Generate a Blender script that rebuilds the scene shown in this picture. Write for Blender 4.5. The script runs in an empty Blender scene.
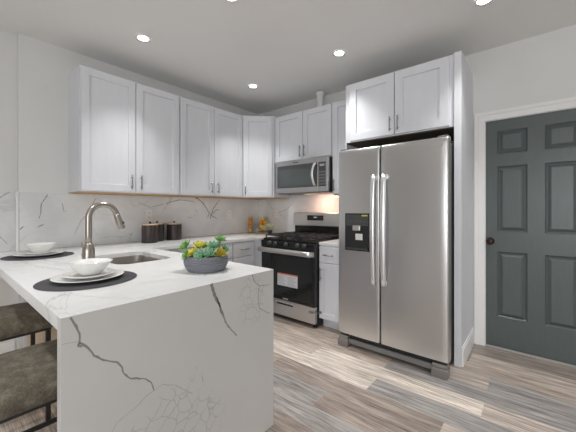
import bpy, bmesh, math, random
from mathutils import Vector, Matrix
PI = math.pi
C = bpy.context.scene.collection
sc = bpy.context.scene
# ------------------------------------------------------------------ camera
cam_d = bpy.data.cameras.new('camera'); cam = bpy.data.objects.new('camera', cam_d); C.objects.link(cam)
cam.location = (0, 0, 1.236); cam.rotation_euler = (PI/2, 0, math.radians(39.7))
cam_d.sensor_width = 36; cam_d.lens = 298.8/576*36; cam_d.shift_y = -7.35/576; cam_d.clip_start = .02
sc.camera = cam
# ------------------------------------------------------------------ world, lights, exposure
sc.view_settings.view_transform = 'Standard'; sc.view_settings.look = 'None'
sc.view_settings.gamma = 1; sc.view_settings.exposure = 0.10
W = bpy.data.worlds.new('world'); sc.world = W; W.use_nodes = True
W.node_tree.nodes['Background'].inputs[0].default_value = (.93, .97, 1, 1)
W.node_tree.nodes['Background'].inputs[1].default_value = 0.5
def lamp(kind, name, loc, energy, color=(1, 1, 1), rot=(0, 0, 0), **kw):
    l = bpy.data.lights.new(name, kind); l.energy = energy; l.color = color
    for k, v in kw.items(): setattr(l, k, v)
    o = bpy.data.objects.new(name, l); o.location = loc; o.rotation_euler = rot; C.objects.link(o); return o
CEIL = 2.665; LW = -3.243; BW = 3.21; CT = .89
DOWN = [(-2.53, 1.15), (-2.536, 2.417), (-1.39, 2.41), (-.274, 2.43), (-1.575, 1.30)]
DOWN_E = 66
WIN_E = 40
FILL = [(-1.6, -.2), (.95, 2.43), (-2.6, -1.3), (-.27, -1.4), (1.5, -1.4)]     # fill beams added out of view to brighten floor and far walls
lamp('AREA', 'hood_light', (-2.0, 2.99, 1.405), 1.5, (1, .60, .42), (math.radians(20), 0, 0), shape='RECTANGLE', size=.16, size_y=.05)
for wx in (.85, 2.3): lamp('AREA', 'window_daylight', (wx, -3.3, 1.45), WIN_E, (.97, .985, 1), (math.radians(90), 0, 0), shape='RECTANGLE', size=1.2, size_y=1.5)  # area lamps added at unseen, assumed windows behind the camera

# ------------------------------------------------------------------ materials
def mat(name, col, rough=.5, metal=0, spec=None, **kw):
    m = bpy.data.materials.new(name); m.use_nodes = True
    b = m.node_tree.nodes['Principled BSDF']
    b.inputs['Base Color'].default_value = (*col, 1); b.inputs['Roughness'].default_value = rough
    b.inputs['Metallic'].default_value = metal
    if spec is not None: b.inputs['Specular IOR Level'].default_value = spec
    for k, v in kw.items(): b.inputs[k].default_value = v
    return m
class NT:
    def __init__(s, m): s.m = m; s.t = m.node_tree; s.b = s.t.nodes['Principled BSDF']
    def n(s, typ, **kw):
        x = s.t.nodes.new(typ)
        for k, v in kw.items(): setattr(x, k, v)
        return x
    def l(s, a, b): s.t.links.new(a, b)
    def pos(s, scale=(1, 1, 1), loc=(0, 0, 0)):
        g = s.n('ShaderNodeNewGeometry'); mp = s.n('ShaderNodeMapping')
        mp.inputs['Scale'].default_value = scale; mp.inputs['Location'].default_value = loc
        s.l(g.outputs['Position'], mp.inputs['Vector']); return mp.outputs['Vector']
    def noise(s, vec, scale, detail=4, rough=.5, dist=0):
        x = s.n('ShaderNodeTexNoise'); x.inputs['Scale'].default_value = scale; x.inputs['Detail'].default_value = detail
        x.inputs['Roughness'].default_value = rough; x.inputs['Distortion'].default_value = dist
        s.l(vec, x.inputs['Vector']); return x.outputs['Fac']
    def ramp(s, fac, stops):
        r = s.n('ShaderNodeValToRGB'); e = r.color_ramp.elements
        while len(e) < len(stops): e.new(.5)
        for i, (p, c) in enumerate(stops):
            e[i].position = p; e[i].color = (*c, 1) if len(c) == 3 else c
        s.l(fac, r.inputs['Fac']); return r.outputs['Color']
    def math(s, op, a, b=None):
        x = s.n('ShaderNodeMath', operation=op)
        for i, v in enumerate((a, b)):
            if v is None: continue
            if isinstance(v, (int, float)): x.inputs[i].default_value = v
            else: s.l(v, x.inputs[i])
        return x.outputs[0]
    def mix(s, fac, a, b, mode='MIX'):
        x = s.n('ShaderNodeMixRGB', blend_type=mode)
        for i, v in enumerate((fac, a, b)):
            if isinstance(v, (int, float)): x.inputs[i].default_value = v
            elif isinstance(v, tuple): x.inputs[i].default_value = (*v, 1)
            else: s.l(v, x.inputs[i])
        return x.outputs[0]
    def base(s, c): s.l(c, s.b.inputs['Base Color'])
    def bump(s, h, strength=.2, dist=.002):
        x = s.n('ShaderNodeBump'); x.inputs['Strength'].default_value = strength; x.inputs['Distance'].default_value = dist
        s.l(h, x.inputs['Height']); s.l(x.outputs['Normal'], s.b.inputs['Normal'])

M = {}
M['wall'] = mat('wall_paint', (.72, .72, .70), .75)
t = NT(M['wall']); t.base(t.ramp(t.noise(t.pos(), 2.5, 3), [(.3, (.76, .76, .752)), (.7, (.79, .79, .782))]))
M['ceiling'] = mat('ceiling_paint', (.60, .60, .585), .9)
t = NT(M['ceiling']); t.base(t.ramp(t.noise(t.pos(), 1.5, 3), [(.3, (.86, .855, .84)), (.7, (.88, .875, .86))]))
M['trim'] = mat('white_trim', (.88, .88, .875), .4)
M['cab'] = mat('cabinet_white', (.80, .815, .845), .38)
t = NT(M['cab']); t.base(t.ramp(t.noise(t.pos((6, 6, 1)), 3, 3), [(.3, (.735, .752, .795)), (.7, (.76, .775, .815))]))
M['ply'] = mat('raw_plywood', (.58, .36, .16), .6)
t = NT(M['ply']); t.base(t.ramp(t.noise(t.pos((2, 2, 20)), 5, 4), [(.3, (.50, .30, .12)), (.7, (.64, .42, .20))]))
M['darkply'] = mat('dark_stained_plywood', (.09, .06, .04), .6)  # raw plywood with the shade of the fridge gap painted in
M['birch'] = mat('birch_panel', (.62, .47, .32), .6)
t = NT(M['birch']); t.base(t.ramp(t.noise(t.pos((20, 20, 1.5)), 3, 5), [(.3, (.56, .42, .28)), (.7, (.70, .56, .40))]))
M['steel'] = mat('stainless_steel', (.56, .555, .55), .27, 1)
t = NT(M['steel']); f_ = t.noise(t.pos((1, 1, 260)), 4, 3)
t.base(t.ramp(f_, [(.3, (.63, .628, .63)), (.7, (.65, .648, .65))])); t.l(t.math('ADD', t.math('MULTIPLY', f_, .04), .28), t.b.inputs['Roughness'])
M['steel_bright'] = mat('polished_steel_handle', (.93, .93, .93), .34, 1)
M['steel_light'] = mat('light_brushed_steel', (.70, .69, .67), .3, 1)
M['mwsteel'] = mat('microwave_steel', (.50, .495, .49), .32, 1)
M['nickel'] = mat('brushed_nickel', (.40, .365, .33), .3, 1)
M['pull'] = mat('satin_nickel_pull', (.36, .355, .35), .28, 1)
M['sinksteel'] = mat('sink_steel', (.58, .55, .52), .3, 1)
M['black'] = mat('black_enamel', (.012, .013, .014), .25)
M['blackmat'] = mat('black_matte', (.02, .02, .021), .55)
M['iron'] = mat('cast_iron', (.025, .025, .027), .45)
t = NT(M['iron']); t.bump(t.noise(t.pos(), 300, 2), .3)
M['glass'] = mat('black_oven_glass', (.015, .018, .018), .06)
M['mwglass'] = mat('microwave_glass', (.10, .115, .115), .12)
M['darkgrey'] = mat('dark_grey_plastic', (.07, .072, .075), .4)
M['bodygrey'] = mat('grey_appliance_side', (.20, .20, .20), .45)
M['footgrey'] = mat('grey_metallic_plastic', (.30, .29, .28), .35, .6)
M['display'] = mat('lit_display', (.02, .03, .04), .3); b = M['display'].node_tree.nodes['Principled BSDF']
b.inputs['Emission Color'].default_value = (.55, .68, .75, 1); b.inputs['Emission Strength'].default_value = .35
M['white'] = mat('white_plastic', (.84, .83, .80), .35)
M['socket'] = mat('socket_shadow_grey', (.55, .54, .52), .4)  # plain mid grey
M['ceramic'] = mat('white_ceramic', (.86, .86, .84), .15)
M['mat'] = mat('charcoal_woven', (.05, .05, .055), .7)
t = NT(M['mat']); w_ = t.n('ShaderNodeTexWave', bands_direction='DIAGONAL'); w_.inputs['Scale'].default_value = 60; w_.inputs['Distortion'].default_value = 1.5
t.l(t.pos(), w_.inputs['Vector']); t.base(t.ramp(w_.outputs['Fac'], [(.2, (.025, .025, .03)), (.8, (.10, .10, .11))])); t.bump(w_.outputs['Fac'], .6, .003)
M['door'] = mat('slate_door_paint', (.107, .131, .135), .33)
t = NT(M['door']); g_ = t.noise(t.pos((60, 60, 2)), 4, 5); t.base(t.ramp(g_, [(.3, (.092, .110, .110)), (.7, (.108, .128, .128))])); t.bump(g_, .15)
M['bronze'] = mat('oil_rubbed_bronze', (.06, .035, .03), .3, .8)
M['suede'] = mat('grey_brown_suede', (.16, .14, .11), .9)
t = NT(M['suede']); a_ = t.noise(t.pos(), 24, 6, .7); c_ = t.noise(t.pos((40, 220, 40)), 3, 4, .7)
t.base(t.mix(.5, t.ramp(a_, [(.34, (.045, .037, .026)), (.5, (.125, .106, .078)), (.66, (.29, .26, .21))]), t.ramp(c_, [(.36, (.04, .032, .021)), (.64, (.20, .175, .13))])))
t.bump(a_, .3, .003); t.b.inputs['Sheen Weight'].default_value = .08
M['pot'] = mat('slate_grey_planter', (.185, .195, .22), .6)
M['soil'] = mat('dark_soil', (.04, .03, .02), .9)
def leafmat(n, c0, c1):
    m = mat(n, c0, .5); t = NT(m); t.base(t.ramp(t.noise(t.pos(), 70, 3), [(.3, c0), (.7, c1)])); return m
M['succ_blue'] = leafmat('blue_green_leaf', (.10, .30, .15), (.36, .58, .38))
M['succ_green'] = leafmat('bright_green_leaf', (.10, .30, .06), (.30, .55, .18))
M['succ_yellow'] = leafmat('yellow_green_leaf', (.42, .44, .03), (.74, .70, .10))
M['succ_olive'] = leafmat('olive_gold_leaf', (.28, .22, .02), (.50, .40, .05))
M['pale_leaf'] = leafmat('pale_variegated_leaf', (.36, .44, .20), (.80, .82, .66))
M['orange'] = leafmat('orange_peel', (.75, .27, .02), (.88, .40, .04))
M['lemon'] = leafmat('lemon_peel', (.82, .52, .03), (.92, .66, .08))
M['darkwood'] = mat('charred_dark_wood', (.05, .035, .03), .45)
t = NT(M['darkwood']); a_ = t.noise(t.pos((45, 45, 2)), 1.6, 4, .6)
t.base(t.ramp(a_, [(.34, (.006, .005, .005)), (.5, (.028, .020, .019)), (.68, (.11, .08, .076))]))
M['lidwood'] = mat('pale_lid_wood', (.62, .47, .33), .5)
M['labelwhite'] = mat('sticker_paper', (.78, .79, .82), .5)
M['labelred'] = mat('sticker_orange_band', (.72, .22, .10), .5)
M['labelgrey'] = mat('sticker_print_grey', (.50, .53, .60), .5)
M['yellow'] = mat('yellow_sticker', (.75, .75, .10), .5)
M['seam'] = mat('stone_seam_grey', (.60, .60, .58), .4)
M['vein'] = mat('marble_vein_grey', (.27, .255, .235), .4)
M['veinbrown'] = mat('marble_vein_taupe', (.33, .29, .245), .4)
M['veinsoft'] = mat('marble_vein_soft', (.40, .39, .37), .4)
M['thresh'] = mat('threshold_grey', (.42, .40, .39), .5)
M['lens'] = mat('downlight_lens', (1, 1, 1), .5); b = M['lens'].node_tree.nodes['Principled BSDF']
b.inputs['Emission Color'].default_value = (1, .97, .92, 1); b.inputs['Emission Strength'].default_value = 9
M['warmlens'] = mat('warm_lamp_lens', (.8, .7, .6), .5); b = M['warmlens'].node_tree.nodes['Principled BSDF']
b.inputs['Emission Color'].default_value = (1, .7, .45, 1); b.inputs['Emission Strength'].default_value = .6
M['clear'] = mat('clear_glass', (1, 1, 1), .03); t = NT(M['clear']); mx = t.n('ShaderNodeMixShader'); tr = t.n('ShaderNodeBsdfTransparent'); gl = t.n('ShaderNodeBsdfGlossy'); gl.inputs['Roughness'].default_value = .03
lw = t.n('ShaderNodeLayerWeight'); lw.inputs['Blend'].default_value = .07; t.l(lw.outputs['Facing'], mx.inputs[0]); t.l(tr.outputs[0], mx.inputs[1]); t.l(gl.outputs[0], mx.inputs[2])
out_ = [n for n in t.t.nodes if n.type == 'OUTPUT_MATERIAL'][0]; t.l(mx.outputs[0], out_.inputs['Surface'])

def marble(name, basec, cloud, vein, thr, scale, crackle=(), rough=.2, tile=None, veins=.75):
    m = mat(name, basec, rough); t = NT(m); p = t.pos()
    cl = t.noise(p, 1.6 * scale, 5, .55, .6)
    col = t.ramp(cl, [(.35, basec), (.72, cloud)])
    wn = t.noise(t.pos((1, 1, 1), (3.1, 1.7, 5.2)), 1.0 * scale, 6, .55, 1.2)
    d = t.math('ABSOLUTE', t.math('SUBTRACT', wn, .5))
    msk = t.ramp(t.noise(t.pos((1, 1, 1), (9, 4, 2)), 1.3 * scale, 2), [(.45, (0, 0, 0)), (.62, (1, 1, 1))])
    v = t.math('MULTIPLY', t.ramp(d, [(0, (1, 1, 1)), (thr, (0, 0, 0))]), t.math('MULTIPLY', msk, veins))
    col = t.mix(v, col, vein)
    for (c, r, sz, strength) in crackle:
        vo = t.n('ShaderNodeTexVoronoi', feature='DISTANCE_TO_EDGE'); vo.inputs['Scale'].default_value = sz
        ds = t.n('ShaderNodeVectorMath', operation='ADD'); nz = t.n('ShaderNodeTexNoise'); nz.inputs['Scale'].default_value = 14
        t.l(p, nz.inputs['Vector']); sc_ = t.n('ShaderNodeVectorMath', operation='SCALE'); sc_.inputs['Scale'].default_value = .05
        t.l(nz.outputs['Color'], sc_.inputs[0]); t.l(p, ds.inputs[0]); t.l(sc_.outputs[0], ds.inputs[1]); t.l(ds.outputs[0], vo.inputs['Vector'])
        ln = t.ramp(vo.outputs['Distance'], [(0, (1, 1, 1)), (.055, (0, 0, 0))])
        sub = t.n('ShaderNodeVectorMath', operation='SUBTRACT'); t.l(p, sub.inputs[0]); sub.inputs[1].default_value = c
        ml = t.n('ShaderNodeVectorMath', operation='MULTIPLY'); t.l(sub.outputs[0], ml.inputs[0]); ml.inputs[1].default_value = (0, 1/r[0], 1/r[1])
        le = t.n('ShaderNodeVectorMath', operation='LENGTH'); t.l(ml.outputs[0], le.inputs[0])
        wob = t.math('ADD', le.outputs['Value'], t.math('MULTIPLY', t.math('SUBTRACT', t.noise(p, 9, 3), .5), .9))
        mk = t.ramp(wob, [(.75, (1, 1, 1)), (1.05, (0, 0, 0))])
        col = t.mix(t.math('MULTIPLY', t.math('MULTIPLY', ln, mk), strength), col, vein)
    if tile:
        g = t.n('ShaderNodeNewGeometry'); sx = t.n('ShaderNodeSeparateXYZ'); t.l(g.outputs['Position'], sx.inputs[0])
        fz = t.math('FRACT', t.math('DIVIDE', t.math('SUBTRACT', sx.outputs['Z'], CT), tile[1]))
        e1 = t.ramp(fz, [(0, (1, 1, 1)), (.012, (0, 0, 0))])
        col = t.mix(t.math('MULTIPLY', e1, .35), col, (.45, .44, .42))
    t.base(col); return m
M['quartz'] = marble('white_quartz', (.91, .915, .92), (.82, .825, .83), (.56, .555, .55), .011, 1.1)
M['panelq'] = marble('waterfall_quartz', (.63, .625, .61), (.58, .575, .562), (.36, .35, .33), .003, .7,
    crackle=[((0, .63, .27), (.30, .235), 19, .62), ((0, 1.10, .76), (.11, .15), 22, .5)], rough=.28, veins=0)  # same stone as the worktop, its shade painted into the base colour
M['splash'] = marble('marble_backsplash', (.84, .85, .86), (.68, .685, .69), (.42, .40, .38), .014, 1.5, rough=.2, veins=.6, tile=(.3, .245))
# plank floor: each plank's own tone is stored on its face
M['floor'] = mat('grey_oak_planks', (.4, .37, .34), .42); t = NT(M['floor'])
at_ = t.n('ShaderNodeAttribute', attribute_name='tone'); off = t.n('ShaderNodeAttribute', attribute_name='shift')
add = t.n('ShaderNodeVectorMath', operation='ADD'); t.l(t.pos((1.3, 16, 1)), add.inputs[0]); t.l(off.outputs['Color'], add.inputs[1])
g1 = t.noise(add.outputs[0], 2.2, 7, .68, .5)
add2 = t.n('ShaderNodeVectorMath', operation='ADD'); t.l(t.pos((2.2, 105, 1)), add2.inputs[0]); t.l(off.outputs['Color'], add2.inputs[1])
g2 = t.noise(add2.outputs[0], 2, 4, .6)
c1 = t.mix(1.0, at_.outputs['Color'], t.ramp(g1, [(.30, (.40, .37, .36)), (.43, (.78, .76, .75)), (.54, (1.02, 1.0, .98)), (.70, (1.42, 1.40, 1.38))]), 'MULTIPLY')
c2 = t.mix(1.0, c1, t.ramp(g2, [(.36, (.62, .59, .57)), (.5, (1.0, 1.0, 1.0)), (.64, (1.2, 1.2, 1.2))]), 'MULTIPLY')
t.base(c2); t.bump(g2, .08, .001)

# ------------------------------------------------------------------ mesh helpers
class MB:
    def __init__(s): s.bm = bmesh.new(); s.mi = 0
    def _add(s, verts, faces, smooth=False):
        vs = [s.bm.verts.new(v) for v in verts]
        out = []
        for f in faces:
            try: fc = s.bm.faces.new([vs[i] for i in f])
            except ValueError: continue
            fc.material_index = s.mi; fc.smooth = smooth; out.append(fc)
        return vs, out
    def box(s, x0, x1, y0, y1, z0, z1, bev=0, seg=2, m=None):
        if m is not None: s.mi = m
        v = [(x0,y0,z0),(x1,y0,z0),(x1,y1,z0),(x0,y1,z0),(x0,y0,z1),(x1,y0,z1),(x1,y1,z1),(x0,y1,z1)]
        f = [(3,2,1,0),(4,5,6,7),(0,1,5,4),(1,2,6,5),(2,3,7,6),(3,0,4,7)]
        vs, fs = s._add(v, f)
        if bev:
            es = list({e for q in fs for e in q.edges})
            r = bmesh.ops.bevel(s.bm, geom=es, offset=bev, segments=seg, affect='EDGES', profile=.5, clamp_overlap=True)
            for q in r['faces']: q.material_index = s.mi
            if seg > 2:
                for q in r['faces']: q.smooth = True
        return s
    def grid_loop(s, rings, closed=True, cap0=False, cap1=False, smooth=True):
        n = len(rings[0]); verts = [p for r in rings for p in r]; faces = []
        for i in range(len(rings)-1):
            for j in range(n if closed else n-1):
                k = (j+1) % n
                faces.append((i*n+j, i*n+k, (i+1)*n+k, (i+1)*n+j))
        vs, fs = s._add(verts, faces, smooth)
        for cap, i in ((cap0, 0), (cap1, len(rings)-1)):
            if cap:
                ring = vs[i*n:(i+1)*n]
                if i == 0: ring = ring[::-1]
                try:
                    fc = s.bm.faces.new(ring); fc.material_index = s.mi
                except ValueError: pass
        return s
    def lathe(s, c, prof, n=32, sx=1, sy=1, smooth=True, cap0=True, cap1=True):
        rings = []
        for r, z in prof:
            rings.append([(c[0]+r*sx*math.cos(2*PI*k/n), c[1]+r*sy*math.sin(2*PI*k/n), c[2]+z) for k in range(n)])
        return s.grid_loop(rings, True, cap0, cap1, smooth)
    def tube(s, pts, r, n=12, cap=True):
        pts = [Vector(p) for p in pts]; rings = []; rr = r if isinstance(r, (list, tuple)) else [r]*len(pts)
        T0 = (pts[1]-pts[0]).normalized(); a = Vector((0,0,1)) if abs(T0.z) < .9 else Vector((1,0,0))
        U = T0.cross(a).normalized()
        for i, p in enumerate(pts):
            T = (pts[min(i+1, len(pts)-1)]-pts[max(i-1, 0)]).normalized()
            U = (U - T*U.dot(T)).normalized(); V = T.cross(U)
            rings.append([tuple(p + rr[i]*(math.cos(2*PI*k/n)*U + math.sin(2*PI*k/n)*V)) for k in range(n)])
        return s.grid_loop(rings, True, cap, cap, True)
    def poly(s, verts, flip=False):
        s._add(verts, [tuple(range(len(verts)))[::-1] if flip else tuple(range(len(verts)))]); return s
    def strip(s, pts, widths, nrm, up=None):      # a flat band following pts on a plane with the normal nrm
        nrm = Vector(nrm); pts = [Vector(p) for p in pts]; L = []; R = []
        for i, p in enumerate(pts):
            T = (pts[min(i+1, len(pts)-1)]-pts[max(i-1, 0)]).normalized(); N = nrm.cross(T).normalized()
            w = widths[i] if isinstance(widths, (list, tuple)) else widths
            L.append(tuple(p+N*w/2)); R.append(tuple(p-N*w/2))
        vs = L+R; n = len(L)
        s._add(vs, [(i+n, i+n+1, i+1, i) for i in range(n-1)]); return s
    def blob(s, c, r, seg=12, rings=8, pole=0):
        R = []
        for i in range(1, rings):
            a = PI*i/rings; R.append([(c[0]+r[0]*math.sin(a)*math.cos(2*PI*k/seg), c[1]+r[1]*math.sin(a)*math.sin(2*PI*k/seg), c[2]-r[2]*math.cos(a)) for k in range(seg)])
        n = seg; s.grid_loop(R, True, True, True, True); return s
    def build(s, name, mats, parent=None, sharp=None):
        me = bpy.data.meshes.new(name)
        if not isinstance(mats, (list, tuple)): mats = [mats]
        org = Vector((0, 0, 0)); q = parent
        while q is not None: org = org + Vector(q.location); q = q.parent
        bmesh.ops.translate(s.bm, verts=s.bm.verts, vec=-org)
        bmesh.ops.recalc_face_normals(s.bm, faces=s.bm.faces) if sharp != 'keep' else None
        s.bm.to_mesh(me); s.bm.free()
        for m_ in mats: me.materials.append(m_)
        o = bpy.data.objects.new(name, me); C.objects.link(o)
        if parent is not None: o.parent = parent
        return o
def thing(name, label, cat, loc, group=None):
    o = bpy.data.objects.new(name, None); o.empty_display_size = .05; o.location = loc; C.objects.link(o)
    o['label'] = label; o['category'] = cat
    if group: o['group'] = group
    return o
def tag(o, label, cat, group=None):
    o['label'] = label; o['category'] = cat
    if group: o['group'] = group
    return o
def struct(o, label=None):
    o['kind'] = 'structure'
    if label: o['label'] = label; 
    return o
class Fr:      # a local frame on a vertical face: u along, v up, w outward
    def __init__(s, o, u, w): s.o = Vector(o); s.u = Vector(u); s.w = Vector(w)
    def p(s, u, v, w): return tuple(s.o + s.u*u + s.w*w + Vector((0, 0, v)))
def fbox(mb, fr, u0, u1, v0, v1, w0, w1, bev=0):
    v = [fr.p(*q) for q in ((u0,v0,w0),(u1,v0,w0),(u1,v0,w1),(u0,v0,w1),(u0,v1,w0),(u1,v1,w0),(u1,v1,w1),(u0,v1,w1))]
    f = [(3,2,1,0),(4,5,6,7),(0,1,5,4),(1,2,6,5),(2,3,7,6),(3,0,4,7)]
    vs, fs = mb._add(v, f)
    if bev:
        es = list({e for q in fs for e in q.edges})
        r = bmesh.ops.bevel(mb.bm, geom=es, offset=bev, segments=2, affect='EDGES', profile=.5)
        for q in r['faces']: q.material_index = mb.mi
def rect_rings(mb, fr, steps, cap=True):     # concentric rectangles (u0,u1,v0,v1,w) from back edge to middle
    rings = [[fr.p(u0, v0, w), fr.p(u1, v0, w), fr.p(u1, v1, w), fr.p(u0, v1, w)] for (u0, u1, v0, v1, w) in steps]
    mb.grid_loop(rings, True, True, cap, False)
def shaker(fr, u0, u1, v0, v1, th=.022, rail=.062, rec=.017):
    mb = MB(); e = .0025
    rect_rings(mb, fr, [(u0, u1, v0, v1, 0), (u0, u1, v0, v1, th-e), (u0+e, u1-e, v0+e, v1-e, th),
        (u0+rail, u1-rail, v0+rail, v1-rail, th), (u0+rail+.002, u1-rail-.002, v0+rail+.002, v1-rail-.002, th-rec)])
    return mb
def slab(fr, u0, u1, v0, v1, th=.020):
    mb = MB(); e = .0025
    rect_rings(mb, fr, [(u0, u1, v0, v1, 0), (u0, u1, v0, v1, th-e), (u0+e, u1-e, v0+e, v1-e, th)])
    return mb
def pull(fr, uc, vc, ln, vertical, w0=.020, parent=None, r=.006):
    mb = MB(); d = .030
    a = (lambda s_: fr.p(uc, vc+s_, w0+d)) if vertical else (lambda s_: fr.p(uc+s_, vc, w0+d))
    b = (lambda s_, w: fr.p(uc, vc+s_, w)) if vertical else (lambda s_, w: fr.p(uc+s_, vc, w))
    mb.tube([a(-ln/2), a(0), a(ln/2)], r, 10)
    for s_ in (-ln*.33, ln*.33): mb.tube([b(s_, w0-.001), b(s_, w0+d)], r*.8, 8)
    return mb.build('handle', M['pull'], parent)

# ------------------------------------------------------------------ structure
random.seed(4)
XR, YF = 3.2, -3.4
mb = MB(); PW = .1778; PL = 1.22
lightp = (.72, .655, .59); tan = (.50, .43, .375); grey = (.39, .375, .365); brown = (.39, .335, .295); mid = (.55, .485, .435); dkb = (.33, .29, .262)
tones = [tan, grey, brown, mid, lightp, tan, mid, dkb, grey]
rows = {  # y index -> list of (x start, tone): planks read from the photograph
  0: [(-2.85, tan), (-1.63, brown), (-.41, mid), (.81, grey)],
  1: [(-2.113, lightp), (-.893, grey), (.327, tan)],
  2: [(-2.693, mid), (-1.473, lightp), (-.253, mid), (.967, tan)],
  3: [(-2.13, tan), (-.91, grey), (.31, tan)],
  4: [(-2.70, tan), (-1.48, mid), (-.257, grey), (.963, mid)],
  5: [(-1.9, mid), (-.68, tan), (.54, brown)],
  6: [(-.42, mid), (.80, tan)],
  -1: [(-2.3, grey), (-1.08, brown), (.14, tan)],
  -2: [(-2.6, tan), (-1.38, grey), (-.16, mid)],
  -3: [(-2.0, brown), (-.78, tan), (.44, grey)],
}
plank = []
Y0 = 1.905 - PW
ri = math.floor((YF-Y0)/PW); y = Y0 + ri*PW
while y < BW:
    ya, yb = max(y, YF), min(y+PW, BW)
    segs = []
    if ri in rows:
        segs = list(rows[ri]); x = segs[0][0]
        while x > LW - .1: x -= PL; segs.insert(0, (x, random.choice(tones)))
        x = segs[-1][0]
    else:
        x = LW - .1 - random.random()*PL; segs.append((x, random.choice(tones)))
    while x < XR: x += PL; segs.append((x, random.choice(tones)))
    for (xa, tn), (xb, _) in zip(segs, segs[1:]):
        xa_, xb_ = max(xa, LW-.1), min(xb, XR)
        if xb_ <= xa_: continue
        mb._add([(xa_, ya, 0), (xb_, ya, 0), (xb_, yb, 0), (xa_, yb, 0)], [(0, 1, 2, 3)])
        j = 1 + random.uniform(-.06, .06); plank.append((tuple(c*j for c in tn), (random.uniform(0, 50), random.uniform(0, 50), random.uniform(0, 50))))
    y += PW; ri += 1
mb.box(LW-.1, XR, YF, BW+.1, -.06, -.004)
nbox = 6
fo = mb.build('floor', M['floor'], None, 'keep'); struct(fo)
fo.data.attributes.new('tone', 'FLOAT_COLOR', 'CORNER'); fo.data.attributes.new('shift', 'FLOAT_COLOR', 'CORNER')
for pi, pg in enumerate(fo.data.polygons):
    tn, sh = plank[pi] if pi < len(plank) else (tan, (0, 0, 0))
    for li in pg.loop_indices:
        fo.data.attributes['tone'].data[li].color = (*tn, 1); fo.data.attributes['shift'].data[li].color = (*sh, 1)
struct(MB().box(LW-.2, XR, YF, BW+.1, CEIL, CEIL+.08).build('ceiling', M['ceiling']))
# left wall with the shallow step to its left
mb = MB(); mb.box(LW-.12, LW, .47, BW, 0, CEIL); mb.box(LW-.12, LW-.055, YF, .47, 0, CEIL); struct(mb.build('wall_left', M['wall']))
# range wall with the doorway cut out of it
DX0, DX1, DZ = -.362, .362, 2.03
mb = MB(); mb.box(LW-.12, DX0, BW, BW+.1, 0, CEIL); mb.box(DX1, XR, BW, BW+.1, 0, CEIL); mb.box(DX0, DX1, BW, BW+.1, DZ, CEIL)
struct(mb.build('wall_back', M['wall']))
struct(MB().box(XR, XR+.1, YF-.1, BW+.1, 0, CEIL).build('wall_right', M['wall']))
mb = MB(); xs_ = [LW-.2, .25, 1.45, 1.7, 2.9, XR]
for a_, b_, o_ in zip(xs_, xs_[1:], (0, 1, 0, 1, 0)):
    if o_: mb.box(a_, b_, YF-.1, YF, 0, .7); mb.box(a_, b_, YF-.1, YF, 2.2, CEIL)
    else: mb.box(a_, b_, YF-.1, YF, 0, CEIL)
struct(mb.build('wall_front', M['wall']))
for n_, (a_, b_) in enumerate(((.25, 1.45), (1.7, 2.9))):
    mb = MB()
    for q in (a_+.001, (a_+b_)/2-.02, b_-.041): mb.box(q, q+.04, YF-.07, YF-.03, .701, 2.199)
    for q in (.701, 1.43, 2.159): mb.box(a_+.041, b_-.041, YF-.068, YF-.032, q, q+.04)
    struct(mb.build('window_%d' % (n_+1), M['trim']))
# door casing
mb = MB()
def casing(mb, x0, x1, z0, z1, vertical):
    if vertical:
        inner = x1 if x1 <= DX0+.01 else x0; s_ = -1 if x1 <= DX0+.01 else 1
        for a_, b_, d in ((0, .052, .012), (.052, .076, .020)):
            xa, xb = sorted((inner+s_*a_, inner+s_*b_)); mb.box(xa, xb, BW-d, BW, z0, z1, .002)
for inner, s_ in ((DX0+.008, -1), (DX1-.008, 1)):
    for a_, b_, d in ((0, .05, .013), (.05, .080, .021)):
        xa, xb = sorted((inner+s_*a_, inner+s_*b_)); mb.box(xa, xb, BW-d, BW-.0005, 0, DZ-.0082+a_, .0015)
for a_, b_, d in ((0, .05, .013), (.05, .080, .021)):
    mb.box(DX0+.008-b_, DX1-.008+b_, BW-d, BW-.0005, DZ-.008+a_, DZ-.008+b_, .0015)
mb.box(DX0+.0005, DX0+.012, BW, BW+.095, 0, DZ-.012); mb.box(DX1-.012, DX1-.0005, BW, BW+.095, 0, DZ-.012); mb.box(DX0+.0005, DX1-.0005, BW, BW+.095, DZ-.012, DZ-.0005)
struct(mb.build('trim_1', M['trim']))
struct(MB().box(DX0+.012, DX1-.012, BW-.012, BW+.09, .0005, .014, .003).build('trim_2', M['thresh']))
# door slab with six raised panels
fr = Fr((DX0+.014, BW+.045, .017), (1, 0, 0), (0, -1, 0)); dw = DX1-DX0-.028; dh = DZ-.012-.019
mb = MB(); cols = [(-.264, -.056), (.056, .264)]; zr = [(.28, .858), (1.033, 1.61), (1.72, 1.92)]
xs = [DX0+.014] + [c for q in cols for c in q] + [DX1-.014]; zs = [.017] + [c for q in zr for c in q] + [DZ-.014]
for i in range(5):
    for j in range(7):
        u0, u1 = xs[i]-fr.o.x, xs[i+1]-fr.o.x; v0, v1 = zs[j]-.017, zs[j+1]-.017
        if i % 2 == 1 and j % 2 == 1:
            st = [(u0, u1, v0, v1, .035)]
            for d, w in ((.003, .028), (.012, .0185), (.016, .0185), (.040, .0325), (.043, .0325)): st.append((u0+d, u1-d, v0+d, v1-d, w))
            rings = [[fr.p(a, c, w), fr.p(b_, c, w), fr.p(b_, d, w), fr.p(a, d, w)] for a, b_, c, d, w in st]
            mb.grid_loop(rings, True, False, True, False)
        else: mb._add([fr.p(u0, v0, .035), fr.p(u1, v0, .035), fr.p(u1, v1, .035), fr.p(u0, v1, .035)], [(0, 1, 2, 3)])
fbox(mb, fr, 0, dw, 0, dh+.003, 0, .0175)
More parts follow.
